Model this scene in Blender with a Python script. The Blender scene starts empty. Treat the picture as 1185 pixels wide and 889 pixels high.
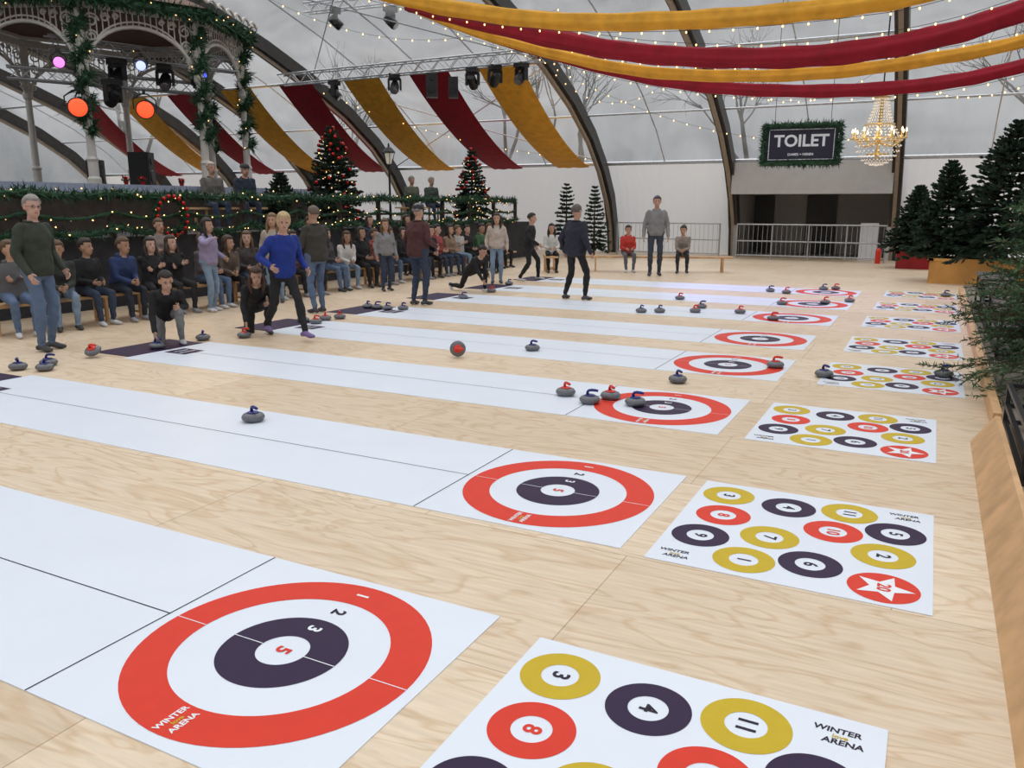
import bpy, math, random
import numpy as np
from mathutils import Matrix, Vector
random.seed(7); rng=np.random.default_rng(7)
C=bpy.context.scene.collection
pi=math.pi
# ------------------------------------------------------------------ materials
def newmat(name):
    m=bpy.data.materials.new(name); m.use_nodes=True; nt=m.node_tree
    return m,nt,nt.nodes,nt.links
def M(name,col,rough=.6,metal=0.,var=.12,scale=14.,bump=0.,emit=0.,coat=0.,trans=0.,spec=.5):
    m,nt,N,L=newmat(name); b=N["Principled BSDF"]
    tc=N.new("ShaderNodeTexCoord"); nz=N.new("ShaderNodeTexNoise"); nz.inputs["Scale"].default_value=scale; nz.inputs["Detail"].default_value=4
    L.new(tc.outputs["Object"],nz.inputs["Vector"])
    rp=N.new("ShaderNodeValToRGB"); L.new(nz.outputs["Fac"],rp.inputs[0])
    c=np.array(col[:3]); rp.color_ramp.elements[0].position=.3; rp.color_ramp.elements[1].position=.7
    rp.color_ramp.elements[0].color=(*np.clip(c*(1-var),0,1),1); rp.color_ramp.elements[1].color=(*np.clip(c*(1+var),0,1),1)
    L.new(rp.outputs[0],b.inputs["Base Color"]); b.inputs["Roughness"].default_value=rough; b.inputs["Metallic"].default_value=metal
    b.inputs["Coat Weight"].default_value=coat; b.inputs["Specular IOR Level"].default_value=spec
    if trans: b.inputs["Transmission Weight"].default_value=trans
    if bump:
        bp=N.new("ShaderNodeBump"); bp.inputs["Strength"].default_value=bump; bp.inputs["Distance"].default_value=.02
        L.new(nz.outputs["Fac"],bp.inputs["Height"]); L.new(bp.outputs[0],b.inputs["Normal"])
    if emit:
        b.inputs["Emission Color"].default_value=(*col[:3],1); b.inputs["Emission Strength"].default_value=emit
    return m
def srgb(r,g,b): return tuple(((x/255)/12.92 if x<10 else ((x/255+.055)/1.055)**2.4) for x in (r,g,b))
def plywood(name,base):
    m,nt,N,L=newmat(name); b=N["Principled BSDF"]
    tc=N.new("ShaderNodeTexCoord"); mp=N.new("ShaderNodeMapping"); L.new(tc.outputs["Object"],mp.inputs[0])
    mp.inputs["Scale"].default_value=(.6,2.2,1)
    n=N.new("ShaderNodeTexNoise"); n.inputs["Scale"].default_value=1.6; n.inputs["Detail"].default_value=3; n.inputs["Distortion"].default_value=.8; L.new(mp.outputs[0],n.inputs["Vector"])
    mu=N.new("ShaderNodeMath"); mu.operation='MULTIPLY'; mu.inputs[1].default_value=17; L.new(n.outputs["Fac"],mu.inputs[0])
    pp=N.new("ShaderNodeMath"); pp.operation='PINGPONG'; pp.inputs[1].default_value=1; L.new(mu.outputs[0],pp.inputs[0])
    r=N.new("ShaderNodeValToRGB"); L.new(pp.outputs[0],r.inputs[0]); e=r.color_ramp.elements
    c=np.array(base); e[0].position=0; e[0].color=(*(c*np.array([.87,.79,.69])),1); e[1].position=.42; e[1].color=(*c,1)
    f=N.new("ShaderNodeTexNoise"); f.inputs["Scale"].default_value=1.1; f.inputs["Detail"].default_value=5
    mp2=N.new("ShaderNodeMapping"); mp2.inputs["Scale"].default_value=(3,40,1); L.new(tc.outputs["Object"],mp2.inputs[0]); L.new(mp2.outputs[0],f.inputs["Vector"])
    r2=N.new("ShaderNodeValToRGB"); L.new(f.outputs["Fac"],r2.inputs[0]); r2.color_ramp.elements[0].color=(.84,.82,.78,1); r2.color_ramp.elements[0].position=.3; r2.color_ramp.elements[1].color=(1,1,1,1); r2.color_ramp.elements[1].position=.65
    br=N.new("ShaderNodeTexBrick"); L.new(tc.outputs["Object"],br.inputs["Vector"])
    br.inputs["Scale"].default_value=1; br.inputs["Brick Width"].default_value=2.25; br.inputs["Row Height"].default_value=1.12; br.inputs["Mortar Size"].default_value=.003
    br.inputs["Color1"].default_value=(1,.99,.97,1); br.inputs["Color2"].default_value=(.85,.81,.76,1); br.inputs["Mortar"].default_value=(.6,.52,.43,1)
    def mix(a,bb):
        x=N.new("ShaderNodeMix"); x.data_type='RGBA'; x.blend_type='MULTIPLY'; x.inputs[0].default_value=1; L.new(a,x.inputs[6]); L.new(bb,x.inputs[7]); return x.outputs[2]
    o=mix(mix(r.outputs[0],r2.outputs[0]),br.outputs["Color"]); L.new(o,b.inputs["Base Color"]); b.inputs["Roughness"].default_value=.42
    return m
def film(name,tr,dif,frac):
    m,nt,N,L=newmat(name); N.remove(N["Principled BSDF"]); out=N["Material Output"]
    t=N.new("ShaderNodeBsdfTransparent"); t.inputs[0].default_value=(tr,tr*1.01,tr*1.02,1)
    d=N.new("ShaderNodeBsdfTranslucent"); d.inputs[0].default_value=(dif,dif,dif,1)
    g=N.new("ShaderNodeBsdfGlossy"); g.inputs["Roughness"].default_value=.15; g.inputs[0].default_value=(.8,.8,.8,1)
    tc=N.new("ShaderNodeTexCoord"); n=N.new("ShaderNodeTexNoise"); n.inputs["Scale"].default_value=.5; n.inputs["Detail"].default_value=5; n.inputs["Distortion"].default_value=1
    L.new(tc.outputs["Object"],n.inputs["Vector"])
    mr=N.new("ShaderNodeMapRange"); L.new(n.outputs["Fac"],mr.inputs[0]); mr.inputs[1].default_value=.35; mr.inputs[2].default_value=.65; mr.inputs[3].default_value=frac*.3; mr.inputs[4].default_value=frac*1.7
    a=N.new("ShaderNodeMixShader"); L.new(mr.outputs[0],a.inputs[0]); L.new(t.outputs[0],a.inputs[1]); L.new(d.outputs[0],a.inputs[2])
    c=N.new("ShaderNodeMixShader"); c.inputs[0].default_value=.05; L.new(a.outputs[0],c.inputs[1]); L.new(g.outputs[0],c.inputs[2]); L.new(c.outputs[0],out.inputs[0])
    return m
def tarp(name,dcol,tcol,f):
    m,nt,N,L=newmat(name); b=N["Principled BSDF"]; b.inputs["Roughness"].default_value=.5
    tc=N.new("ShaderNodeTexCoord"); wv=N.new("ShaderNodeTexWave"); wv.inputs["Scale"].default_value=1.3; wv.inputs["Distortion"].default_value=6; wv.inputs["Detail"].default_value=1; wv.inputs["Detail Scale"].default_value=.6; L.new(tc.outputs["Object"],wv.inputs["Vector"])
    b.inputs["Base Color"].default_value=(*dcol,1); bp=N.new("ShaderNodeBump"); bp.inputs["Strength"].default_value=.25; bp.inputs["Distance"].default_value=.05; L.new(wv.outputs["Fac"],bp.inputs["Height"]); L.new(bp.outputs[0],b.inputs["Normal"])
    t=N.new("ShaderNodeBsdfTranslucent"); t.inputs[0].default_value=(*tcol,1); a=N.new("ShaderNodeMixShader"); a.inputs[0].default_value=f; L.new(b.outputs[0],a.inputs[1]); L.new(t.outputs[0],a.inputs[2]); L.new(a.outputs[0],N["Material Output"].inputs[0]); return m
mPly=plywood("plywood",(.80,.665,.51)); mFilm=film("clear_film",.93,.7,.13)
mWhiteWall=tarp("white_tarpaulin",(.78,.79,.80),(.85,.85,.87),.36); mHeader=M("grey_tarpaulin",(.52,.51,.50),.6,0,.05,3,.2)
mSheet=M("white_vinyl",(.72,.775,.86),.4,0,.02,2)
mRed=M("print_red",srgb(214,50,26),.5,0,.03,spec=.3); mPurple=M("print_purple",srgb(44,26,60),.55,0,.05,spec=.25); mYel=M("print_mustard",srgb(196,168,22),.5,0,.03,spec=.3)
mWhiteP=M("print_white",(.80,.83,.88),.4,0,.02); mInk=M("print_ink",(.02,.015,.03),.6,spec=.25)
mGran=M("grey_granite",(.13,.135,.15),.3,0,.4,160); mBlueP=M("blue_plastic",srgb(24,36,118),.3); mRedP=M("red_plastic",srgb(215,50,30),.3)
mDarkRib=M("dark_bronze_steel",(.04,.036,.032),.45,.2,.2,6); mTan=M("tan_rail",(.30,.24,.18),.5); mAlu=M("aluminium",(.55,.56,.58),.35,.9)
mSteel=M("galvanised_steel",(.45,.46,.48),.4,.7); mBlack=M("black_metal",(.02,.02,.022),.4,.3); mBlackP=M("black_plastic",(.015,.015,.017),.5)
mRedF=M("burgundy_fabric",srgb(146,14,38),.85,0,.2,5,.3); mGoldF=M("gold_fabric",srgb(226,164,50),.8,0,.15,5,.3)
mGreen=M("spruce_needles",(.02,.05,.028),.7,0,.5,9); mGreen2=M("garland_needles",(.018,.07,.03),.7,0,.5,12); mGreenN=M("near_spruce_needles",(.04,.11,.04),.6,0,.5,6)
mBark=M("bark",(.1,.06,.035),.9,0,.3,30,.5); mBulb=M("warm_bulb",(1,.60,.24),.3,0,0,1,0,3.2); mCable=M("cable",(.03,.03,.025),.6)
mBaub=M("red_bauble",(.5,.01,.012),.18,.4); mWood=M("orange_wood",(.58,.35,.17),.5,0,.2,6); mDarkWood=M("dark_wood",(.045,.03,.022),.6,0,.3,6)
mGazW=M("cream_painted_wood",(.62,.59,.55),.55,0,.06); mRoofW=M("brown_roof_boards",(.13,.06,.035),.7,0,.3,8); mBlueW=M("pale_blue_paint",(.35,.4,.52),.5)
mStageD=M("dark_skirt",(.03,.03,.035),.8,0,.3,5); mNavy=M("navy_board",srgb(30,30,52),.5); mGoldM=M("gold_metal",(.7,.5,.2),.3,.8)
mCrys=M("crystal_bead",(.9,.85,.75),.08,0,.05,10,0,.1); mCandle=M("candle_glow",(1,.7,.38),.3,0,0,1,0,5)
mGreyIn=M("grey_plaster",(.36,.35,.34),.7,0,.05); mDoorD=M("dark_door_paint",(.035,.033,.033),.5); mGroundD=M("dark_ground",(.2,.17,.14),.8,0,.2,3); mOutG=M("outside_ground",(.3,.3,.28),.9,0,.2,1)
mGoldWrap=M("gold_wrap",srgb(205,150,78),.5,0,.15,3,.3); mRedWrap=M("red_wrap",srgb(150,20,25),.6,0,.15,3,.3)
# ------------------------------------------------------------------ builder
def nrm(v): v=np.asarray(v,float); return v/(np.linalg.norm(v)+1e-12)
_tx={}
def textgeo(s):
    if s in _tx: return _tx[s]
    cu=bpy.data.curves.new("t","FONT"); cu.body=s; cu.size=1; cu.align_x='CENTER'; cu.align_y='CENTER'; cu.resolution_u=3; cu.offset=.028
    ob=bpy.data.objects.new("t",cu); C.objects.link(ob); bpy.context.view_layer.update()
    me=bpy.data.meshes.new_from_object(ob.evaluated_get(bpy.context.evaluated_depsgraph_get()))
    V=np.array([v.co[:] for v in me.vertices]); F=[list(p.vertices) for p in me.polygons]
    bpy.data.objects.remove(ob); bpy.data.meshes.remove(me); _tx[s]=(V,F); return V,F
class B:
    def __init__(s): s.v=[];s.f=[];s.m=[]
    def add(s,V,F,mi=0):
        o=len(s.v); s.v.extend([tuple(map(float,p)) for p in V])
        s.f.extend([[i+o for i in f] for f in F]); s.m.extend([mi]*len(F)); return s
    def box(s,c,d,mi=0,rz=0,R=None):
        h=np.array(d)/2; V=np.array([[x,y,z] for x in(-1,1) for y in(-1,1) for z in(-1,1)])*h
        if rz: cs,sn=math.cos(rz),math.sin(rz); V=V@np.array([[cs,sn,0],[-sn,cs,0],[0,0,1]])
        if R is not None: V=V@np.array(R).T
        return s.add(V+np.array(c),[[0,1,3,2],[4,6,7,5],[0,4,5,1],[2,3,7,6],[0,2,6,4],[1,5,7,3]],mi)
    def tube(s,pts,rad,n=8,mi=0,sq=(1,1),up=(0,0,1),cap=True):
        P=np.array(pts,float); k=len(P); r=np.array(rad if hasattr(rad,'__len__') else [rad]*k,float)
        V=[];T=np.gradient(P,axis=0); pa=None
        for i in range(k):
            t=nrm(T[i]); a=np.cross(t,up) if pa is None else pa-t*np.dot(pa,t)
            if np.linalg.norm(a)<1e-4: a=np.cross(t,(1,0.01,0))
            a=nrm(a); b=np.cross(t,a); pa=a
            for j in range(n):
                th=2*pi*j/n+pi/n; V.append(P[i]+r[i]*(a*math.cos(th)*sq[0]+b*math.sin(th)*sq[1]))
        F=[[i*n+j,i*n+(j+1)%n,(i+1)*n+(j+1)%n,(i+1)*n+j] for i in range(k-1) for j in range(n)]
        if cap: F+=[list(range(n))[::-1],[(k-1)*n+j for j in range(n)]]
        return s.add(V,F,mi)
    def cap(s,a,b,r0,r1,n=10,mi=0):
        a=np.array(a,float);b=np.array(b,float);d=nrm(b-a)
        return s.tube([a-d*r0*.95,a-d*r0*.6,a,b,b+d*r1*.6,b+d*r1*.95],[r0*.3,r0*.8,r0,r1,r1*.8,r1*.3],n,mi)
    def lathe(s,pr,n=20,mi=0,c=(0,0,0)):
        V=[(c[0]+r*math.cos(2*pi*j/n),c[1]+r*math.sin(2*pi*j/n),c[2]+z) for r,z in pr for j in range(n)]
        k=len(pr); F=[[i*n+j,i*n+(j+1)%n,(i+1)*n+(j+1)%n,(i+1)*n+j] for i in range(k-1) for j in range(n)]
        F+=[list(range(n))[::-1],[(k-1)*n+j for j in range(n)]]
        return s.add(V,F,mi)
    def ell(s,c,r,mi=0,nu=10,nv=7,R=None):
        r=np.array(r if hasattr(r,'__len__') else (r,r,r),float); V=[];F=[]
        for i in range(nv+1):
            ph=pi*(i+.02)/(nv+.04)
            for j in range(nu):
                th=2*pi*j/nu; V.append([math.sin(ph)*math.cos(th),math.sin(ph)*math.sin(th),math.cos(ph)])
        V=np.array(V)*r
        if R is not None: V=V@np.array(R).T
        F=[[i*nu+j,(i+1)*nu+j,(i+1)*nu+(j+1)%nu,i*nu+(j+1)%nu] for i in range(nv) for j in range(nu)]
        F+=[list(range(nu)),[nv*nu+j for j in range(nu)][::-1]]
        return s.add(V+np.array(c),F,mi)
    def ring(s,c,r0,r1,z,mi=0,n=72):
        V=[];F=[]
        for j in range(n):
            a=2*pi*j/n; V+= [(c[0]+r0*math.cos(a),c[1]+r0*math.sin(a),z),(c[0]+r1*math.cos(a),c[1]+r1*math.sin(a),z)]
        if r0<=0: return s.add([V[2*j+1] for j in range(n)],[list(range(n))],mi)
        F=[[2*j,2*j+1,(2*j+3)%(2*n),(2*j+2)%(2*n)] for j in range(n)]
        return s.add(V,F,mi)
    def text(s,t,size,c,right,up,mi=0):
        V,F=textgeo(t); R=np.array(right,float);U=np.array(up,float)
        return s.add(np.array(c)+size*(V[:,:1]*R+V[:,1:2]*U),F,mi)
    def obj(s,name,mats,parent=None,smooth=False,loc=None,label=None,cat=None,group=None,kind=None):
        me=bpy.data.meshes.new(name); me.from_pydata(s.v,[],s.f)
        for m in (mats if isinstance(mats,(list,tuple)) else [mats]): me.materials.append(m)
        me.polygons.foreach_set("material_index",s.m)
        if smooth: me.polygons.foreach_set("use_smooth",[True]*len(s.f))
        me.update(); o=bpy.data.objects.new(name,me); C.objects.link(o)
        if loc is not None: o.location=loc
        if parent: o.parent=parent
        tag(o,label,cat,group,kind); return o
def tag(o,label=None,cat=None,group=None,kind=None):
    if label: o["label"]=label
    if cat: o["category"]=cat
    if group: o["group"]=group
    if kind: o["kind"]=kind
    return o
def root(name,loc,label,cat,group=None,rz=0,rot=None):
    o=bpy.data.objects.new(name,None); o.empty_display_size=.1; o.location=loc; o.rotation_euler=rot if rot else (0,0,rz); C.objects.link(o); return tag(o,label,cat,group)
def dup(r,loc,rot=None,label=None,scale=None):
    n=r.copy(); C.objects.link(n); n.location=loc
    if rot is not None: n.rotation_euler=rot
    if scale: n.scale=(scale,)*3
    if label: n["label"]=label
    def rec(a,b):
        for ch in a.children:
            c=ch.copy(); C.objects.link(c); c.parent=b; c.matrix_parent_inverse=ch.matrix_parent_inverse.copy(); rec(ch,c)
    rec(r,n); return n
S=lambda o:tag(o,kind="structure")
# ------------------------------------------------------------------ camera / world / light
cam=bpy.data.cameras.new("camera"); co=bpy.data.objects.new("camera",cam); C.objects.link(co)
cam.sensor_width=36; cam.lens=931.1/1185*36; cam.clip_end=400
co.matrix_world=Matrix.Translation((0,0,1.6))@Matrix.Rotation(math.radians(27.264),4,'Z')@Matrix.Rotation(pi/2-math.radians(12.518),4,'X')@Matrix.Rotation(math.radians(.113),4,'Z')
sc=bpy.context.scene; sc.camera=co
sc.view_settings.view_transform='Standard'; sc.view_settings.look='None'; sc.view_settings.exposure=0
w=bpy.data.worlds.new("world"); sc.world=w; w.use_nodes=True; N=w.node_tree.nodes; L=w.node_tree.links
bg=N["Background"]; tc=N.new("ShaderNodeTexCoord"); sp=N.new("ShaderNodeSeparateXYZ"); L.new(tc.outputs["Generated"],sp.inputs[0])
mp=N.new("ShaderNodeMapping"); mp.inputs["Scale"].default_value=(14,14,5); L.new(tc.outputs["Generated"],mp.inputs[0])
nz=N.new("ShaderNodeTexNoise"); nz.inputs["Scale"].default_value=1.3; nz.inputs["Detail"].default_value=9; nz.inputs["Roughness"].default_value=.7; L.new(mp.outputs[0],nz.inputs["Vector"])
ad=N.new("ShaderNodeMath"); ad.operation='MULTIPLY_ADD'; ad.inputs[1].default_value=.26; ad.inputs[2].default_value=-.13; L.new(nz.outputs["Fac"],ad.inputs[0])
ad2=N.new("ShaderNodeMath"); ad2.operation='ADD'; L.new(sp.outputs["Z"],ad2.inputs[0]); L.new(ad.outputs[0],ad2.inputs[1])
rp=N.new("ShaderNodeValToRGB"); L.new(ad2.outputs[0],rp.inputs[0]); e=rp.color_ramp.elements
e[0].position=0; e[0].color=(.17,.18,.185,1); e[1].position=1; e[1].color=(1,1.0,1.0,1)
for p,c in ((.06,.24),(.14,.30),(.24,.23),(.36,.42),(.55,.93)): x=e.new(p); x.color=(c,c*1.02,c*1.05,1)
L.new(rp.outputs[0],bg.inputs[0]); bg.inputs[1].default_value=1.4
sun=bpy.data.lights.new("sun_light","SUN"); sun.energy=.75; sun.angle=1.2; sun.color=(1,.99,.97); so=bpy.data.objects.new("sun_light",sun); C.objects.link(so); so.rotation_euler=(math.radians(-28),math.radians(-15),0)
def spot(n,loc,tgt,col,en,size=60):
    l=bpy.data.lights.new(n,"SPOT"); l.energy=en; l.color=col; l.spot_size=math.radians(size); l.spot_blend=.7; l.shadow_soft_size=.15
    o=bpy.data.objects.new(n,l); C.objects.link(o); o.location=loc; o.rotation_euler=(Vector(tgt)-Vector(loc)).to_track_quat('-Z','Y').to_euler()
spot("stage_spot_light",(-9.5,20.2,4.9),(-1.6,14.6,0),(.35,.25,1),2200,30)
spot("warm_spot_light",(-14,12,4.2),(-10.5,12,1),(1,.6,.35),120,100)
# ------------------------------------------------------------------ hall
PR=[(27.4,0),(27.25,1.0),(26.85,2.0),(26.1,2.95),(25.0,3.9),(23.5,4.8),(21.7,5.6),(19.6,6.35),(17,7.1),(13.5,7.8),(10,8.25),(7,8.4)]
PR2=PR+[(14-y,z) for y,z in PR[-2::-1]]
S(B().box((-13,7,-.05),(50,42,.1)).obj("floor",mPly))
RX=[-35.5,-31.2,-26.9,-22.6,-18.4,-10.0,-5.8,-1.1,3.4,7.9,12]
tn=0
for i,x in enumerate(RX):
    off=np.array([(y-(.2 if y>7 else -.2 if y<7 else 0),max(0,z-.12)) for y,z in PR2])
    b=B(); b.tube([(x,y,z) for y,z in off],.27,4,0,sq=(1,.75),up=(1,0,0)); tn+=1
    o=S(b.obj("trim_%d"%tn,mDarkRib)); 
    off=np.array([(y+(-.42 if y>8 else .42 if y<6 else 0),max(0,z-(.34 if z>1 else 0))) for y,z in PR2])
    B().tube([(x,y,z) for y,z in off],.07,4,0,up=(1,0,0)).obj("inner_rail",mTan,parent=o)
wn=0
def surf(rows,mat,name):
    b=B(); n=len(rows[0]); b.add([p for r in rows for p in r],[[i*n+j,i*n+j+1,(i+1)*n+j+1,(i+1)*n+j] for i in range(len(rows)-1) for j in range(n-1)]); return S(b.obj(name,mat,smooth=True))
for i in range(len(RX)-1):
    a,c=RX[i],RX[i+1]
    wn+=1; surf([[(a,y,z) for y,z in PR2[3:-3]],[(c,y,z) for y,z in PR2[3:-3]]],mFilm,"window_%d"%wn)
    if abs(a+5.8)>.1: surf([[(a,y,z) for y,z in PR2[:4]],[(c,y,z) for y,z in PR2[:4]]],mWhiteWall,"wall_far_%d"%i)
    surf([[(a,y,z) for y,z in PR2[-4:]],[(c,y,z) for y,z in PR2[-4:]]],mWhiteWall,"wall_near_%d"%i)
    mids=[(a+c)/2] if c-a<6 else [a+(c-a)*k/4 for k in (1,2,3)]
    for x in mids:
        tn+=1; S(B().tube([(x,y-.03,z-.03) for y,z in PR[3:]],.022,4).obj("trim_%d"%tn,mAlu))
for y,z,r in ((26.0,2.95,.06),(24.2,4.3,.03),(21.6,5.5,.045),(17,7,.045)):
    tn+=1; S(B().tube([(-35.5,y,z),(12,y,z)],r,6).obj("trim_%d"%tn,mAlu))
for a,bq in (((-18.4,21.7,5.5),(-10,26,3)),((-18.4,26,3),(-10,21.7,5.5)),((-18.4,13.5,7.6),(-10,21.5,5.5)),((-18.4,21.5,5.5),(-10,13.5,7.6)),((-22.6,21.5,5.5),(-18.4,13.5,7.6))):
    tn+=1; S(B().tube([a,bq],.018,5).obj("trim_%d"%tn,mAlu))
for nm,x in (("wall_left",-35.5),("wall_right",12.0)):
    b=B(); b.add([(x,y,z) for y,z in PR2],[list(range(len(PR2)))]); S(b.obj(nm,mFilm))
# toilet annex
S(B().box((-3.45,26.35,2.43),(4.55,.9,.95)).obj("wall_toilet_header",mHeader))
S(B().box((-3.45,29.6,1.2),(4.8,.1,2.4)).obj("wall_toilet_back",mGreyIn))
S(B().box((-5.72,28.2,1.2),(.1,2.8,2.4)).obj("wall_toilet_left",mGreyIn)); S(B().box((-1.2,28.2,1.2),(.1,2.8,2.4)).obj("wall_toilet_right",mHeader))
S(B().box((-3.45,28.2,2.25),(4.8,3.0,.1)).obj("ceiling_toilet",mGreyIn)); S(B().box((-3.45,28.9,-.05),(4.8,1.8,.1)).obj("floor_toilet",mGreyIn))
for k,(x,wd) in enumerate(((-5.35,.7),(-3.45,.95))):
    o=S(B().box((x,29.5,.98),(wd,.08,1.95)).obj("door_%d"%(k+1),mDoorD)); B().tube([(x+wd*.36,29.44,.95),(x+wd*.36,29.38,.95),(x+wd*.22,29.38,.95)],.02,6).obj("handle",mAlu,parent=o)
B().box((-1.75,27.0,.55),(.5,.06,1.1)).obj("panel",mWhiteP,label="white upright panel beside the toilet entrance",cat="panel")
# ------------------------------------------------------------------ lanes
RC=[(-1.97,1.99),(-1.77,4.01),(-1.82,6.18),(-1.75,8.24),(-1.77,10.09),(-1.72,12.23),(-1.68,14.2),(-1.71,16.29)]
HW=.59
for i,(X,Y) in enumerate(RC):
    r=root("curling_lane",(X,Y,0),"white vinyl curling lane with a red and purple ring target","curling lane","curling lanes on the plywood floor")
    xl=-7.55-X; z=.004
    b=B(); b.box(((xl-HW)/2,0,z/2),(-HW-xl-.006,2*HW,z),0)
    z2=z+.0012; b.add([(xl,-.003,z2),(-HW,-.003,z2),(-HW,.003,z2),(xl,.003,z2)],[[0,1,2,3]],1)
    b.add([(xl+.1,-.14,z2),(xl+.42,-.14,z2),(xl+.42,.14,z2),(xl+.1,.14,z2)],[[0,1,2,3]],2)
    b.text("WINTER",.06,(xl+.3,0,z2+.001),(0,-1,0),(1,0,0),3); b.text("ARENA",.06,(xl+.2,0,z2+.001),(0,-1,0),(1,0,0),3)
    b.obj("playing_sheet",[mSheet,mInk,mPurple,mWhiteP],parent=r,label="white sheet with thin centre line")
    b=B(); b.box((0,0,z/2),(2*HW,2*HW,z),0); z2=z+.001
    b.add([(-HW-.006,-HW,z2),(-HW+.001,-HW,z2),(-HW+.001,HW,z2),(-HW-.006,HW,z2)],[[0,1,2,3]],4)
    b.ring((0,0),.392,.546,z2,1); b.ring((0,0),.098,.238,z2,2)
    z3=z2+.001
    for x0,x1 in ((-.546,-.392),(.392,.546),(-.238,-.098),(.098,.238)): b.add([(x0,-.002,z3),(x1,-.002,z3),(x1,.002,z3),(x0,.002,z3)],[[0,1,2,3]],3)
    Rr,Uu=(0,-1,0),(1,0,0)
    b.text("5",.085,(0,0,z3),Rr,Uu,1); b.text("3",.08,(0,.17,z3),Rr,Uu,3); b.text("2",.08,(0,.315,z3),Rr,Uu,4); b.text("1",.08,(0,.47,z3),Rr,Uu,3)
    b.text("WINTER",.034,(-.032,-.468,z3),(0,1,0),(-1,0,0),3); b.text("love",.026,(-.004,-.468,z3),(0,1,0),(-1,0,0),5); b.text("ARENA",.034,(.024,-.468,z3),(0,1,0),(-1,0,0),3)
    b.obj("target_sheet",[mSheet,mRed,mPurple,mWhiteP,mInk,mYel],parent=r,label="white sheet with red and purple rings")
    B().box((xl-.30,0,.003),(.58,1.0,.006),0).obj("starting_mat",mPurple,parent=r,label="dark purple throwing mat")
MC=[(-1.17,1.31),(-1.05,3.38),(-1.04,5.58),(-.82,7.70),(-.78,9.65),(-.76,11.82),(-.74,13.9),(-.7,16.0)]
circ=[("3",.17,1.0,2),("4",.50,.96,1),("11",.80,1.02,2),("5",1.03,.83,1),("8",.21,.69,0),("10",.75,.72,0),("7",.48,.50,2),("2",.99,.52,2),("9",.17,.37,1),("6",.70,.27,1),("1",.42,.18,2),("20",1.01,.17,0)]
for i,(X,Y) in enumerate(MC):
    b=B(); b.box((.6,.6,.002),(1.2,1.2,.004),3); z=.005
    for t,cx_,cy_,k in circ:
        if t=="20":
            b.ring((cx_,cy_),0,.145,z,0); st=[]
            for q in range(10):
                rr=.125 if q%2==0 else .055; a=q*pi/5; st.append((cx_+rr*math.cos(a),cy_+rr*math.sin(a),z+.001))
            b.add(st,[list(range(10))],4); b.text("20",.075,(cx_,cy_,z+.002),(0,-1,0),(1,0,0),0)
        else:
            b.ring((cx_,cy_),.066,.14,z,k); b.text(t,.085,(cx_,cy_,z),(0,-1,0),(1,0,0),0 if k==0 else 5)
    for (lx,ly) in ((1.07,1.09),(.12,.10)):
        b.text("WINTER",.037,(lx-.01,ly+.030,z),(1,0,0),(.1,1,0),5); b.text("love",.028,(lx,ly,z),(1,0,0),(.1,1,0),2); b.text("ARENA",.037,(lx+.01,ly-.028,z),(1,0,0),(.1,1,0),5)
    b.obj("score_mat",[mRed,mPurple,mYel,mSheet,mWhiteP,mInk],loc=(X,Y,0),label="white vinyl mat with numbered mustard, purple and red circles",cat="score mat",group="score mats past the lane ends")
# ------------------------------------------------------------------ curling stones
def stone(hm,lab):
    r=root("curling_stone",(0,0,0),lab,"curling stone","curling stones on the lanes"); r.scale=(.88,)*3
    B().lathe([(.05,0),(.078,.006),(.094,.024),(.098,.036),(.094,.05),(.08,.066),(.05,.074),(.03,.075)],28).obj("stone_body",mGran,parent=r,smooth=True)
    b=B(); b.lathe([(.05,.0735),(.052,.078),(.04,.084),(.015,.086)],20)
    b.tube([(-.02,0,.08),(-.022,0,.105),(-.012,0,.122),(.015,0,.128),(.05,0,.126),(.078,0,.122)],[.016,.013,.013,.014,.014,.011],10)
    b.obj("handle",hm,parent=r,smooth=True); return r
sb=stone(mBlueP,"grey granite curling stone with a blue handle"); sr=stone(mRedP,"grey granite curling stone with a red handle")
ST=[(-4.43,4.33,'b'),(-2.68,6.21,'r'),(-2.39,6.04,'b'),(-2.29,6.26,'r'),(-2.03,6.14,'b'),(-3.89,8.05,'b'),(-1.97,7.17,'b'),(-1.29,8.31,'r'),(-.80,8.07,'b'),(.22,8.6,'b'),
(-3.86,11.8,'b'),(-3.61,11.93,'b'),(-3.13,12.19,'r'),(-3.18,12.77,'b'),(-2.5,12.41,'r'),(-3.82,13.79,'r'),(-2.66,15.88,'b'),(-2.34,15.71,'r'),(-1.92,11.87,'r'),(-2.12,13.85,'r'),(-1.5,14.32,'r'),(-1.16,14.78,'r'),(-1.8,16.71,'b'),(-1.6,16.9,'r'),(.3,16.52,'b'),
(-7.92,4.70,'b'),(-7.65,4.8,'b'),(-7.85,4.97,'b'),(-7.72,6.83,'b'),(-7.43,7.21,'r'),(-7.71,6.16,'b'),(-7.71,8.59,'r'),(-7.44,8.54,'r'),(-7.55,8.87,'r'),(-7.48,9.1,'r'),(-7.86,10.26,'b'),(-7.67,10.24,'b'),(-7.46,10.23,'b'),(-7.25,10.35,'b'),(-7.21,12.12,'b'),(-7.29,13.3,'r'),(-7.66,14.72,'b')]
fb=fr=True
for x,y,c in ST:
    a=random.uniform(-.9,.9); 
    if c=='b' and fb: sb.location=(x,y,.004); sb.rotation_euler=(0,0,a); fb=False; continue
    if c=='r' and fr: sr.location=(x,y,.004); sr.rotation_euler=(0,0,a); fr=False; continue
    dup(sb if c=='b' else sr,(x,y,.004 if x>-7.5 else .006),(0,0,a))
dup(sr,(-4.44,7.34,.09),(math.radians(82),0,.5),"curling stone with red handle tipped up on its edge")
dup(sr,(-7.88,5.50,.045),(math.radians(28),0,.3),"curling stone with red handle leaning at an angle")
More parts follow.
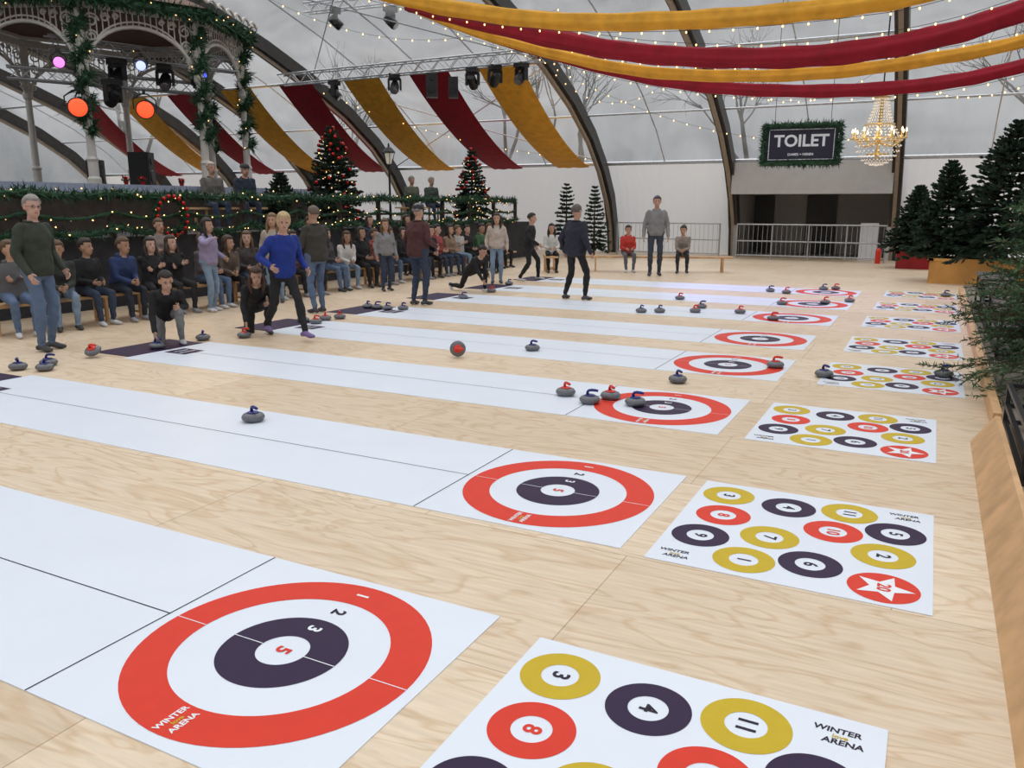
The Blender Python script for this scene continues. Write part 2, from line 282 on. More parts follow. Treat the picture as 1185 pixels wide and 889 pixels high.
# ------------------------------------------------------------------ people
def ik(a,t,l1,l2,pole):
    a=np.array(a,float);t=np.array(t,float);d=t-a;D=np.linalg.norm(d)
    if D>(l1+l2)*.995: t=a+d/D*(l1+l2)*.995; d=t-a; D=np.linalg.norm(d)
    n=d/D; p=np.array(pole,float); p=nrm(p-n*np.dot(p,n)); x=(l1*l1-l2*l2+D*D)/(2*D); h=math.sqrt(max(0,l1*l1-x*x)); return a+n*x+p*h,t
PO=dict(
 stand=dict(pel=(0,0,.93),lean=(0,.03,1),LA=(-.10,-.03,.09),RA=(.10,.04,.09),LH=(-.26,.07,.86),RH=(.26,.08,.86)),
 apart=dict(pel=(0,0,.90),lean=(0,.02,1),LA=(-.22,.0,.09),RA=(.2,.05,.09),LH=(-.28,.04,.86),RH=(.29,.06,.86)),
 fold=dict(pel=(0,0,.93),lean=(0,.02,1),LA=(-.11,0,.09),RA=(.11,.05,.09),LH=(.08,.20,1.12),RH=(-.08,.22,1.16)),
 walk=dict(pel=(0,0,.89),lean=(0,.16,1),LA=(-.07,.40,.11),RA=(.07,-.38,.16),LH=(-.32,.02,.93),RH=(.22,.36,1.0)),
 stride=dict(pel=(0,0,.86),lean=(0,.1,1),LA=(-.3,.2,.09),RA=(.3,-.2,.1),LH=(-.33,.1,.85),RH=(.3,.25,.9)),
 sit=dict(pel=(0,0,.56),lean=(0,.06,1),LA=(-.11,.42,.09),RA=(.11,.45,.09),LH=(-.10,.28,.68),RH=(.10,.30,.68)),
 sitf=dict(pel=(0,0,.56),lean=(0,.30,1),LA=(-.14,.38,.09),RA=(.12,.46,.09),LH=(-.05,.40,.66),RH=(.07,.41,.64)),
 sitx=dict(pel=(0,0,.56),lean=(0,-.04,1),LA=(-.10,.46,.09),RA=(.12,.40,.09),LH=(.06,.17,.80),RH=(-.06,.19,.85)),
 crouch=dict(pel=(0,-.02,.45),lean=(0,.75,.68),LA=(-.16,.24,.09),RA=(.13,-.34,.12),LH=(-.16,.40,.5),RH=(.20,.45,.24),kR=(0,.6,-.8),look=.1),
 lunge=dict(pel=(0,0,.50),lean=(0,.78,.65),LA=(-.15,.36,.09),RA=(.13,-.62,.13),LH=(-.10,.55,.40),RH=(.12,.68,.20),kR=(0,.5,-.8),look=.1))
_mc={}
def cm(kind,c,rough=.85,bump=.25,scale=9,var=.15):
    k=(kind,tuple(round(float(x),3) for x in c))
    if k not in _mc: _mc[k]=M(kind,c,rough,0,var,scale,bump)
    return _mc[k]
SK=(.50,.29,.20)
mEye=M("eye_dark",(.03,.02,.02),.3); mLip=M("lip",(.36,.13,.11),.5)
def person(x,y,face,H,pose,top,bot,label,hair='short',hc=(.02,.014,.01),skin=SK,shoe=(.05,.05,.055),z=0,hem=-.06,puff=1.,sleeve=True,extra=(),vox=.0125,group=None,legs=1.,turn=0,**kw):
    P=dict(PO[pose]); P.update(kw); s=H/1.75; g=1.17 if H<1.53 else 1.06
    A=np.array; pel=A(P['pel'],float); ln=nrm(P['lean']); side=A([1.,0,0]); fw=-nrm(np.cross(side,ln))
    nb=pel+ln*.5
    b=B(); segs=[]
    lv=[(-.13,.09,.08),(-.08,.15,.115),(0,.168,.122),(.1,.157,.112),(.2,.15,.108),(.32,.168,.118),(.41,.175,.112),(.455,.14,.09),(.49,.07,.065),(.5,.05,.05)]
    V=[];n=18
    for t,wd,dp in lv:
        k=puff if t>hem else 1
        if t>.4: k=1
        for j in range(n):
            th=2*pi*j/n; V.append(pel+ln*t+side*wd*k*math.cos(th)+fw*dp*k*math.sin(th))
    F=[[i*n+j,i*n+(j+1)%n,(i+1)*n+(j+1)%n,(i+1)*n+j] for i in range(len(lv)-1) for j in range(n)]+[list(range(n))[::-1],[(len(lv)-1)*n+j for j in range(n)]]
    b.add(V,F); ap=1+(puff-1)*.5
    segs.append((pel-ln*.06,pel+ln*.345,.145,'T'))
    hands=[]
    for sg,hk,ak,kk,ek in ((-1,'LH','LA','kL','eL'),(1,'RH','RA','kR','eR')):
        sh=nb-ln*.075+side*sg*.165; el,wr=ik(sh,P[hk],.28,.255,P.get(ek,(sg*.4,-.8,-.35)))
        b.cap(sh,el,.056*ap,.045*ap); b.cap(el,wr,.044*ap,.031*ap)
        segs+= [(sh,el,.05*ap,'A'),(el,wr,.037*ap,'A' if sleeve else 'S')]
        hd=nrm(nrm(wr-el)+A(P.get('hd',(0,0,0)))); pn=nrm(-side*sg-hd*np.dot(-side*sg,hd)); wx=np.cross(hd,pn); R=np.stack([wx,pn,hd],1)
        b.ell(wr+hd*.045,(.038,.018,.055),0,10,7,R); segs.append((wr+hd*.012,wr+hd*.1,.03,'S')); hands.append((wr,hd,pn,wx,sg))
        hp=pel-ln*.02+side*sg*.088; kn,an=ik(hp,A(P[ak]),.425,.41,P.get(kk,(sg*.12,1,.15)))
        b.cap(hp,kn,.086*legs,.060*legs,12); d=an-kn
        b.tube([kn,kn+d*.15,kn+d*.35,kn+d*.7,an],[.058*legs,.061*legs,.062*legs,.047*legs,.041*legs],12); segs+=[(hp,kn,.075,'B'),(kn,an-d*.05,.05,'B')]
        fd=nrm(A([sg*.18,1,0]))
        if P.get('kR') is not None and sg==1: fd=nrm(A([.1,.6,-.9]))
        hl=an-fd*.055; toe=an+fd*.15
        if fd[2]>-.1: hl[2]=max(.035,an[2]-.05); toe[2]=max(.03,an[2]-.06)
        b.tube([hl-fd*.02,hl,an*.5+hl*.5+fd*.03-A([0,0,.01]),toe-fd*.05,toe+fd*.02],[.028,.042,.046,.042,.024],10,sq=(1,.8)); segs.append((hl-A([0,0,.01]),toe,.042,'F')); segs.append((an,an-d*.02,.04,'F'))
    hu=nrm(A([0,0,1])*.8+ln*.45+A([0,1,0])*P.get('look',.0)); 
    lk=P.get('look',0.05); tr=turn
    hf=A([math.sin(tr),math.cos(tr),-lk*1.6]); hf=nrm(hf-hu*np.dot(hf,hu)); hs=np.cross(hf,hu); hcn=nb+hu*(.148+.10*(g-1))+hf*.018
    b.cap(nb-ln*.04,hcn-hu*.06,.057,.05); R=np.stack([hs,hf,hu],1)
    b.ell(hcn+g*(hu*.022-hf*.012),(.074*g,.092*g,.095*g),0,16,12,R); b.ell(hcn+g*(-hu*.045+hf*.022),(.056*g,.066*g,.072*g),0,14,10,R)
    b.cap(hcn+g*(hf*.078+hu*.008),hcn+g*(hf*.102-hu*.022),.010*g,.015*g,8)
    for q in(-1,1): b.ell(hcn+g*(hs*q*.075-hf*.008-hu*.005),(.012*g,.02*g,.03*g),0,8,6,R)
    segs.append((nb+ln*.01,hcn-hu*.05,.05,'S')); segs.append((hcn-hu*.04,hcn+hu*.03,.085*g,'S'))
    me=bpy.data.meshes.new("b"); me.from_pydata(b.v,[],b.f); ob=bpy.data.objects.new("b",me); C.objects.link(ob)
    md=ob.modifiers.new("r","REMESH"); md.mode='VOXEL'; md.voxel_size=vox; sm=ob.modifiers.new("s","SMOOTH"); sm.iterations=3; sm.factor=.5
    ev=ob.evaluated_get(bpy.context.evaluated_depsgraph_get()); m2=bpy.data.meshes.new_from_object(ev); bpy.data.objects.remove(ob); bpy.data.meshes.remove(me)
    nv=len(m2.vertices); V=np.empty(nv*3); m2.vertices.foreach_get("co",V); V=V.reshape(-1,3)
    nf=len(m2.polygons); Fl=np.empty(len(m2.loops),int); m2.loops.foreach_get("vertex_index",Fl); ls=np.empty(nf,int); m2.polygons.foreach_get("loop_start",ls); lt=np.empty(nf,int); m2.polygons.foreach_get("loop_total",lt)
    Nn=np.empty(nv*3); m2.vertices.foreach_get("normal",Nn); Nn=Nn.reshape(-1,3); bpy.data.meshes.remove(m2)
    def classify(Q):
        best=np.full(len(Q),9.); reg=np.zeros(len(Q),int)
        for a,c,r,k in segs:
            d=c-a; t=np.clip(((Q-a)@d)/(d@d+1e-9),0,1); D=np.linalg.norm(Q-(a+t[:,None]*d),axis=1)-r
            kk={'S':0,'A':1,'T':4,'B':2,'F':3}[k]; w_=D<best; best[w_]=D[w_]; reg[w_]=kk
        tt=(Q-pel)@ln; reg[(reg==4)&(tt<hem)]=2; reg[reg==4]=1; return reg
    rv=classify(V); ph=random.uniform(0,6)
    wob=(np.sin(V[:,2]*48+np.sin(V[:,0]*21+ph)*2+V[:,1]*17)+np.sin(V[:,2]*27-V[:,0]*33+V[:,1]*25+ph))*.0028
    V=V+Nn*(wob*np.isin(rv,(1,2)))[:,None]+Nn*(.006*(rv==1))[:,None]
    faces=[Fl[a:a+c].tolist() for a,c in zip(ls,lt)]; cen=np.array([V[f].mean(0) for f in faces]); rf=classify(cen)
    b=B(); b.v=[tuple(p) for p in V]; b.f=faces; b.m=rf.tolist()
    for wr,hd,pn,wx,sg in hands:
        for q,ln_ in enumerate((.062,.072,.068,.054)):
            o=wr+hd*.078+wx*(q-1.5)*-.0185*sg; d1=nrm(hd+pn*.15+wx*(q-1.5)*-.06*sg); d2=nrm(hd+pn*.8)
            b.tube([o,o+d1*ln_*.5,o+d1*ln_*.5+d2*ln_*.35,o+d1*ln_*.5+d2*ln_*.5+pn*.008],[.0088,.0085,.0075,.004],6,0)
        o=wr+hd*.03+wx*sg*.03; d=nrm(hd*.7+wx*sg*.7+pn*.25); b.tube([o,o+d*.03,o+d*.03+nrm(d+hd*.6)*.025],[.011,.0095,.006],6,0)
    for q in(-1,1):
        b.ell(hcn+g*(hs*q*.030+hf*.082+hu*.012),(.012,.006,.007),4,8,5,R); b.ell(hcn+g*(hs*q*.031+hf*.085+hu*.032),(.018,.005,.004),5,8,4,R)
    b.ell(hcn+g*(hf*.088-hu*.05),(.022,.006,.006),6,8,5,R)
    hm=cm("hair",hc,.6,.5,40)
    b.v=[(p[0]*s,p[1]*s,p[2]*s) for p in b.v]
    po=b.obj("person",[cm("skin",skin,.5,.05,6,.06),cm("upper_clothes",top),cm("lower_clothes",bot),cm("shoes",shoe,.6),mEye,hm,mLip],smooth=True)
    po.location=(x,y,z); po.rotation_euler=(0,0,math.radians(face-90)); tag(po,label,"person",group)
    def child(bb,nm,mt,lab=None):
        bb.v=[(p[0]*s,p[1]*s,p[2]*s) for p in bb.v]; bb.obj(nm,mt,parent=po,smooth=True,label=lab)
    if hair and 'beanie' not in extra:
        hb=B(); V=[];nu,nvv=24,16
        for i in range(nvv+1):
            p_=pi*(i+.05)/(nvv+.1)
            for j in range(nu):
                th=2*pi*j/nu; dx,dy,dz=math.sin(p_)*math.cos(th),math.sin(p_)*math.sin(th),math.cos(p_)
                k=1.13+.03*math.sin(7*th+p_*5)
                if dy>.34 and dz<.45: k=.75
                if hair in('short','bald') and (dz<-.35 or (dz<.02 and dy>-.25)): k=.75
                if hair=='bald' and dz>.45: k=.9
                if hair in('long','pony') and dz<-.2 and dy<.2: k=1.12
                V.append(hcn+g*(hu*.022-hf*.012+R@(np.array([.078,.096,.098])*k*np.array([dx,dy,dz]))))
        hb.add(V,[[i*nu+j,(i+1)*nu+j,(i+1)*nu+(j+1)%nu,i*nu+(j+1)%nu] for i in range(nvv) for j in range(nu)])
        if hair=='long':
            hb.tube([hcn-hf*.05+hu*.02,hcn-hf*.075-hu*.08,hcn-hf*.085-hu*.18,nb-fw*.10-ln*.08,nb-fw*.12-ln*.18],[.07*g,.08*g,.085*g,.075,.03],12,sq=(1.05,.5),up=hf)
            for q in(-1,1): hb.tube([hcn+g*(hs*q*.07+hu*.02),hcn+g*(hs*q*.085-hu*.08),hcn+hs*q*.085*g-hu*.17+hf*.03,hcn+hs*q*.08-hu*.26+hf*.07],[.022,.032,.03,.012],8)
        if hair=='pony': hb.tube([hcn-hf*.09+hu*.04,hcn-hf*.14+hu*.02,hcn-hf*.15-hu*.08,hcn-hf*.12-hu*.16],[.02,.032,.03,.008],10)
        child(hb,"hair",hm)
    if 'glasses' in extra:
        gb=B()
        for q in(-1,1):
            gb.tube([hcn+g*(hs*(q*.032+.02*math.cos(a))+hu*(.012+.015*math.sin(a))+hf*.096) for a in np.linspace(0,2*pi,13)],.0022,5); gb.tube([hcn+g*(hs*q*.052+hf*.094+hu*.014),hcn+g*(hs*q*.078+hu*.01)],.002,5)
        gb.tube([hcn+g*(-hs*.012+hf*.098+hu*.014),hcn+g*(hs*.012+hf*.098+hu*.014)],.002,5); child(gb,"glasses",mBlackP)
    if 'hood' in extra or 'collar' in extra:
        hb=B(); rr=.038 if 'hood' in extra else .018; pts=[]
        for a in np.linspace(-2.5,2.5,15): pts.append(nb-ln*.005+side*.075*math.sin(a)-fw*(.072*math.cos(a)+(.02 if rr>.03 else 0)))
        hb.tube(pts,[rr*(.5+.5*math.cos(a*.55)) for a in np.linspace(-2.5,2.5,15)],10); child(hb,"hood" if 'hood' in extra else "collar",cm("upper_clothes",top))
    for kn_ in ('cap','beanie'):
        if kn_ in extra:
            cb=B(); pr=[(1.0,.0),(1.02,.3),(.9,.62),(.62,.88),(.2,1.0)] ; nn=20;V=[]
            for r_,z_ in pr:
                for j in range(nn): th=2*pi*j/nn; V.append(hcn+g*(hu*(.035+.085*z_)-hf*.01+hs*.088*r_*math.cos(th)+hf*.108*r_*math.sin(th)))
            cb.add(V,[[i*nn+j,i*nn+(j+1)%nn,(i+1)*nn+(j+1)%nn,(i+1)*nn+j] for i in range(4) for j in range(nn)]+[[4*nn+j for j in range(nn)]])
            if kn_=='cap': cb.tube([hcn+hf*.08+hu*.045,hcn+hf*.13+hu*.04,hcn+hf*.16+hu*.03],[.06,.055,.03],10,sq=(1,.12),up=hu)
            child(cb,kn_,cm("headwear",(.03,.03,.04)))
    return po
BLK=(.012,.012,.014); JN=(.10,.15,.25); JL=(.2,.28,.38); JD=(.03,.045,.08); GRY=(.2,.2,.2)
OL=(.035,.042,.03)
person(-8.75,5.54,10,1.74,'stand',OL,JN,"older man in olive green jumper, blue jeans and glasses standing",hc=(.28,.26,.24),extra=('glasses','collar'),vox=.0095,RH=(.24,.14,.88),LH=(-.26,.10,.90),turn=.35,puff=1.15,skin=(.55,.33,.26),hair='short',look=.12,hem=-.09)
person(-7.95,6.52,-35,1.42,'crouch',BLK,GRY,"boy in dark jacket and grey trousers crouching over a blue stone",LH=(-.15,.36,.55),turn=-.2,vox=.0095,extra=('collar',),shoe=(.4,.4,.42))
person(-7.62,7.62,-40,1.40,'crouch',BLK,BLK,"girl with long brown hair in black crouching beside a red stone",hair='long',hc=(.07,.03,.015),vox=.0095)
person(-6.95,7.42,-18,1.60,'walk',srgb(22,48,130),BLK,"woman with blond hair in blue sweater and black leggings walking",hair='pony',hc=(.5,.38,.2),shoe=(.18,.12,.3),vox=.0095,turn=.4,legs=.98,look=.15,RH=(.27,.20,.98),LH=(-.27,.16,.93),puff=1.14)
person(-8.2,9.5,165,1.62,'stand',(.045,.04,.032),JN,"man in dark olive jacket and blue jeans standing turned away",hair='short',hc=(.12,.09,.07),puff=1.25,extra=('collar',),LH=(-.2,.28,1.0),RH=(.2,.28,1.0),vox=.011,hem=-.1)
person(-7.4,11.02,80,1.66,'stand',(.075,.025,.025),JD,"man in dark cap and maroon jacket standing with back turned",hair='short',hc=(.2,.19,.18),puff=1.3,extra=('cap','collar'),RH=(.22,.22,1.0),LH=(-.22,.22,1.0),vox=.011,hem=-.1)
person(-7.75,13.3,-20,1.38,'lunge',BLK,BLK,"child in black lunging low to release a stone",hair='short',shoe=(.6,.6,.62))
person(-8.06,14.93,-60,1.46,'stand',(.5,.42,.36),JL,"girl in pale pink hoodie and light jeans standing",hair='long',extra=('hood',),puff=1.2)
person(-7.73,15.79,20,1.54,'stride',BLK,BLK,"boy in black t-shirt and trousers striding forward",hair='short',shoe=(.5,.5,.5),puff=1.1)
person(-5.44,12.92,75,1.68,'apart',(.018,.02,.035),BLK,"man in dark navy quilted jacket standing with back turned",hair='short',hc=(.1,.08,.07),puff=1.35,extra=('collar',),hem=-.1,vox=.011)
person(-6.72,19.28,-60,1.45,'sit',(.5,.04,.03),(.12,.13,.15),"child in red hoodie seated on the low bench",extra=('hood',),shoe=(.6,.6,.6),puff=1.2)
person(-5.73,18.38,-70,1.86,'stand',(.22,.22,.22),(.04,.05,.07),"tall man in grey sweater and dark trousers standing",hc=(.05,.035,.02),puff=1.15,extra=('collar',))
person(-5.45,19.72,-75,1.48,'sitf',(.28,.24,.21),(.03,.03,.04),"teenager in beige sweater seated on the low bench",hc=(.03,.02,.015),turn=.2,puff=1.15)
person(-8.35,18.3,-60,1.5,'sit',(.6,.6,.58),BLK,"girl with long dark hair in white top seated",hair='long')
person(-9.2,12.6,-30,1.36,'stand',(.24,.24,.25),JD,"child in grey coat standing by the spectators",hair='long',hc=(.1,.05,.025),puff=1.25)
person(-9.75,8.85,10,1.42,'stand',(.30,.26,.40),JL,"girl in lilac hoodie and light jeans standing",hair='long',extra=('hood',),puff=1.2,eR=(1,.2,-.3),RH=(.12,.20,1.36),LH=(-.20,.2,1.0),shoe=(.6,.6,.62))
person(-9.7,10.2,-60,1.48,'stand',(.42,.36,.30),JL,"girl in cream top standing by the spectators",hair='long',hc=(.2,.11,.05),puff=1.1)
person(-9.3,17.2,-20,1.32,'stand',(.03,.28,.08),BLK,"child in green hoodie standing",extra=('hood',),puff=1.15)
crowd=[(6.1,'sitx',(.09,.09,.095),JN,'short','dark grey jacket and blue jeans'),(6.72,'sitf',(.03,.035,.03),JL,'short','black coat and light jeans'),(7.15,'sit',BLK,JD,'short','black jacket and dark jeans'),(7.65,'sitf',(.02,.04,.12),(.02,.025,.04),'short','navy jacket with blue sleeves'),
(8.15,'sitx',BLK,BLK,'long','black clothes and long dark hair'),(8.62,'sitx',BLK,(.02,.02,.02),'long','black puffer jacket with arms folded'),(9.2,'sit',(.1,.08,.09),JN,'long','dark hoodie and jeans'),(9.65,'sitf',(.12,.09,.07),BLK,'long','patterned brown jacket'),
(10.1,'sit',(.06,.05,.05),JD,'long','dark patterned scarf and coat'),(10.7,'sitf',(.3,.25,.2),JD,'long','tan jacket and dark jeans'),(11.15,'sit',(.12,.05,.04),BLK,'short','rust brown jacket'),(11.6,'sitx',BLK,BLK,'short','black jacket'),(12.1,'sit',(.05,.05,.06),JN,'short','dark hoodie and jeans'),
(12.65,'sitf',(.62,.6,.58),JL,'long','white hoodie and light jeans'),(13.1,'sit',BLK,BLK,'long','black coat and dark hair'),(13.55,'sitx',(.25,.07,.05),JD,'short','red brown sweater'),(14.0,'sitf',(.1,.1,.11),JN,'short','grey hoodie and jeans'),(14.5,'sit',BLK,JD,'long','black jacket'),
(15.0,'sit',(.35,.05,.05),JD,'short','red jacket'),(15.5,'sitf',BLK,BLK,'short','black tracksuit'),(15.97,'sit',(.3,.06,.06),JD,'short','burgundy hoodie'),(16.42,'sit',(.25,.17,.12),JD,'long','brown coat'),(16.9,'sitx',(.4,.38,.36),JL,'short','light grey hoodie'),(17.4,'sit',BLK,BLK,'short','black jacket'),(17.9,'sitf',(.05,.12,.06),BLK,'short','dark green jacket'),(18.5,'sit',BLK,JD,'long','black coat'),(19.1,'sit',(.2,.2,.22),BLK,'short','grey jacket')]
hcs=[(.012,.009,.008),(.02,.012,.008),(.05,.025,.012),(.1,.055,.025)]
for k,(y,ps,t,bt,hr,ds) in enumerate(crowd):
    person(-10.2+random.uniform(-.06,.06),y,random.uniform(-28,12),random.uniform(1.45,1.52),ps,t,bt,"spectator seated on the bench in "+ds,hair=hr,hc=random.choice(hcs),extra=random.choice([('hood',),('collar',),('hood',)]),puff=random.uniform(1.15,1.3),vox=.0135,group="spectators along the terrace",turn=random.uniform(-.6,.3),skin=random.choice([SK,(.42,.24,.16),(.56,.34,.26)]),shoe=random.choice([(.05,.05,.05),(.6,.6,.62),(.3,.3,.32)]))
for y,t,ds in ((6.9,(.05,.05,.05),'dark coat'),(8.9,(.25,.2,.18),'brown coat'),(11.4,BLK,'black coat'),(12.4,(.3,.28,.27),'pale grey coat'),(14.3,(.04,.05,.08),'navy coat'),(15.7,BLK,'black coat')):
    person(-10.85,y,random.uniform(-25,5),1.40,'fold',t,BLK,"spectator standing behind the bench in "+ds,hair=random.choice(['long','short']),hc=random.choice(hcs),puff=1.2,vox=.0135,extra=('collar',),group="spectators behind the bench",turn=random.uniform(-.4,.3))
TZ=1.1
person(-13,12.03,-20,1.74,'sit',(.13,.12,.11),JD,"grey-haired woman in taupe jacket seated on the terrace",z=TZ,hc=(.35,.33,.32),puff=1.2,extra=('collar',))
person(-13,12.85,-20,1.78,'sitf',(.02,.028,.05),JD,"man in beanie and dark navy puffer jacket seated on the terrace",z=TZ,puff=1.35,extra=('beanie','collar'))
person(-13,19.1,-30,1.68,'sit',(.12,.13,.09),JD,"man in khaki jacket seated on the terrace",z=TZ,hc=(.3,.28,.26),puff=1.2)
person(-13,20.1,-30,1.68,'sit',(.06,.08,.07),JD,"man in dark green jacket seated on the terrace",z=TZ,hc=(.3,.28,.26),puff=1.2)
# ------------------------------------------------------------------ benches
def bench(x,y,L_,rz,h,wd,mat,lab,grp,z=0):
    r=root("bench",(x,y,z),lab,"bench",grp,rz=rz)
    B().box((0,0,h-.02),(wd,L_,.04)).obj("seat",mat,parent=r)
    for q in(-1,1):
        b=B()
        for k in(-1,1): b.box((k*wd*.38,q*(L_/2-.25),(h-.04)/2),(.04,.04,h-.04))
        b.box((0,q*(L_/2-.25),.08),(wd*.7,.03,.03)); b.obj("leg",mat,parent=r)
for k in range(7): bench(-10.27,6.6+2.05*k,2.0,0,.38,.3,mWood,"low wooden bench for spectators in front of the terrace","spectator benches")
bench(-6.0,19.55,3.6,math.atan2(1.3,3.3)-pi/2,.38,.3,mWood,"long pale wooden bench at the end of the hall",None)
bench(-8.35,18.25,1.0,math.radians(30),.40,.3,mWood,"short wooden bench beside the last lane",None)
for y in (12.45,19.6): bench(-13.05,y,1.9,0,.45,.4,mWood,"wooden bench on the terrace","terrace benches",TZ)
# ------------------------------------------------------------------ garlands / trees
def needles(b,P,D,ln_,wd,mi=0):
    P=np.asarray(P);n=len(P); D=D/np.linalg.norm(D,axis=1)[:,None]; U=np.cross(D,rng.normal(size=(n,3))); U/=np.linalg.norm(U,axis=1)[:,None]
    L_=ln_*rng.uniform(.6,1.2,n)[:,None]; V=np.stack([P-U*wd,P+U*wd,P+D*L_],1).reshape(-1,3); b.add(V,[[3*i,3*i+1,3*i+2] for i in range(n)],mi)
def resample(pts,step):
    P=np.array(pts,float); d=np.r_[0,np.cumsum(np.linalg.norm(np.diff(P,axis=0),axis=1))]; t=np.arange(0,d[-1],step); return np.stack([np.interp(t,d,P[:,k]) for k in range(3)],1),d[-1]
def garland(pts,r,lab,dens=220,lights=0,grp="evergreen garlands"):
    P,Ln=resample(pts,1/dens); b=B(); b.tube(resample(pts,.25)[0] if Ln>3 else pts,r*.45,6)
    D=rng.normal(size=P.shape); needles(b,P+D*r*.2,D,r*1.3,r*.13)
    o=b.obj("garland",mGreen2,label=lab,cat="garland",group=grp)
    if lights:
        bb=B(); Q,_=resample(pts,1/lights)
        for q in Q: bb.ell(q+rng.normal(size=3)*r*.5,.012,0,6,4)
        bb.obj("fairy_lights",mBulb,parent=o,kind="stuff")
    return o
def conifer(x,y,z,h,r,lab,levels=26,nb_=13,tw=9,mat=None,fine=0,baub=0,lights=0,group=None,bare=.12,tl=.3):
    mat=mat or mGreen
    rt=root("christmas_tree" if baub else "spruce_tree",(x,y,z),lab,"christmas tree" if baub else "spruce tree",group)
    B().tube([(0,0,0),(0,0,h*.5),(0,0,h*.98)],[.05*h/2.5,.03*h/2.5,.006],8).obj("trunk",mBark,parent=rt)
    b=B(); PP=[];DD=[];tips=[]
    for i in range(levels):
        u=(i+.5)/levels; hz=h*(bare+(1-bare)*u); Lb=r*(1-u)**.85+.04
        for j in range(nb_):
            a=2*pi*(j+random.random()*.8)/nb_+i*1.3; L_=Lb*random.uniform(.72,1.18); up=-.25+.75*u+random.uniform(-.1,.1)
            d=np.array([math.cos(a),math.sin(a),up]); sd=np.array([-math.sin(a),math.cos(a),0])
            n=max(3,int(tw*(1-u*.5)))
            e_=np.array([0,0,hz])+d*L_; b.tube([(0,0,hz),np.array([0,0,hz])+d*L_*.6-np.array([0,0,.03]),e_],[.012,.008,.003],4,1,cap=False); tips.append(e_)
            for k in range(n):
                t=.2+.8*(k+random.random())/n; p=np.array([0,0,hz])+d*L_*t
                for sgn in(-1,1):
                    dd=nrm(d*.9+sd*sgn*.75+rng.normal(size=3)*.22); tl_=tl*L_*(1.15-t*.7)+.05
                    if fine:
                        q=np.linspace(.05,1,fine)[:,None]; PP.append(p+dd*tl_*q); DD.append(dd[None]*.7+rng.normal(size=(fine,3))*.6)
                        b.tube([p,p+dd*tl_],[.004,.002],3,1,cap=False)
                    else:
                        V=[p-np.array([0,0,.02]),p+dd*tl_*.5+np.cross(dd,(0,0,1))*.028,p+dd*tl_,p+dd*tl_*.5-np.cross(dd,(0,0,1))*.028]
                        b.add(V,[[0,1,2,3]]); V2=[V[0],p+dd*tl_*.5+np.array([0,0,.025]),V[2],p+dd*tl_*.5-np.array([0,0,.035])]; b.add(V2,[[0,1,2,3]])
    if fine: needles(b,np.concatenate(PP),np.concatenate(DD),.05,.007)
    b.obj("foliage",[mat,mBark],parent=rt)
    if baub:
        bb=B().ell((0,0,0),.045,0,12,8); first=None
        for q in random.sample(tips,min(baub,len(tips))):
            if first is None: first=bb.obj("bauble",mBaub,parent=rt,smooth=True,loc=tuple(q))
            else: c=first.copy(); C.objects.link(c); c.parent=rt; c.location=tuple(q)
    if lights:
        bb=B()
        for q in random.sample(tips,min(lights,len(tips))): bb.ell(q*np.array([.93,.93,1]),.016,0,6,4)
        bb.obj("fairy_lights",mBulb,parent=rt,kind="stuff")
    return rt
conifer(-13.0,15.8,TZ,2.3,.75,"decorated christmas tree with red baubles and warm lights on the terrace",22,12,8,baub=60,lights=90)
conifer(-12.1,20.9,TZ,2.1,.55,"slim decorated christmas tree with red baubles on the terrace",20,11,7,baub=45,lights=50)
conifer(-13.2,14.2,TZ,1.2,.5,"small green spruce on the terrace",14,10,7)
conifer(-10.7,24.6,0,2.3,.5,"small undecorated spruce near the white tent wall",16,9,5,group="small spruces by the wall"); conifer(-9.6,24.3,0,2.2,.48,"small undecorated spruce near the white tent wall",16,9,5,group="small spruces by the wall")
conifer(1.3,19.8,.44,2.85,1.15,"tall dark spruce tree in gold wrapped planter",26,11,10); conifer(.22,20.1,.44,2.1,.75,"dark spruce tree in gold wrapped planter",22,11,9)
conifer(-.42,23.9,.36,1.75,.7,"dark spruce tree in red wrapped planter",22,12,8)
conifer(1.45,8.3,.3,2.5,1.15,"green spruce tree with spreading branches at the floor edge",22,14,12,mGreenN,fine=20,bare=.04)
B().lathe([(.18,0),(.22,.28),(.24,.32),(.22,.34)],20).obj("plant_pot",mBlackP,loc=(1.45,8.3,.016),label="black plastic pot holding the green spruce",cat="plant pot")
def planter(x,y,sx,sy,h,mat,lab):
    r=root("planter",(x,y,0),lab,"planter"); b=B(); t=.05
    for c,d in (((0,-sy/2,h/2),(sx,t,h)),((0,sy/2,h/2),(sx,t,h)),((-sx/2,0,h/2),(t,sy,h)),((sx/2,0,h/2),(t,sy,h)),((0,0,.03),(sx,sy,.06))): b.box(c,d)
    b.obj("box",mat,parent=r); B().box((0,0,h-.08),(sx-.06,sy-.06,.04)).obj("soil",mBark,parent=r)
    b=B()
    for q in(-1,1): b.box((0,q*sy/2,h),(sx+.12,.1,.05)); b.box((q*sx/2,0,h),(.1,sy+.1,.05))
    b.obj("rim",mat,parent=r)
planter(.85,19.9,1.7,1.1,.5,mGoldWrap,"planter box wrapped in gold fabric holding spruces"); planter(-.42,23.9,.75,.75,.42,mRedWrap,"planter box wrapped in red fabric")
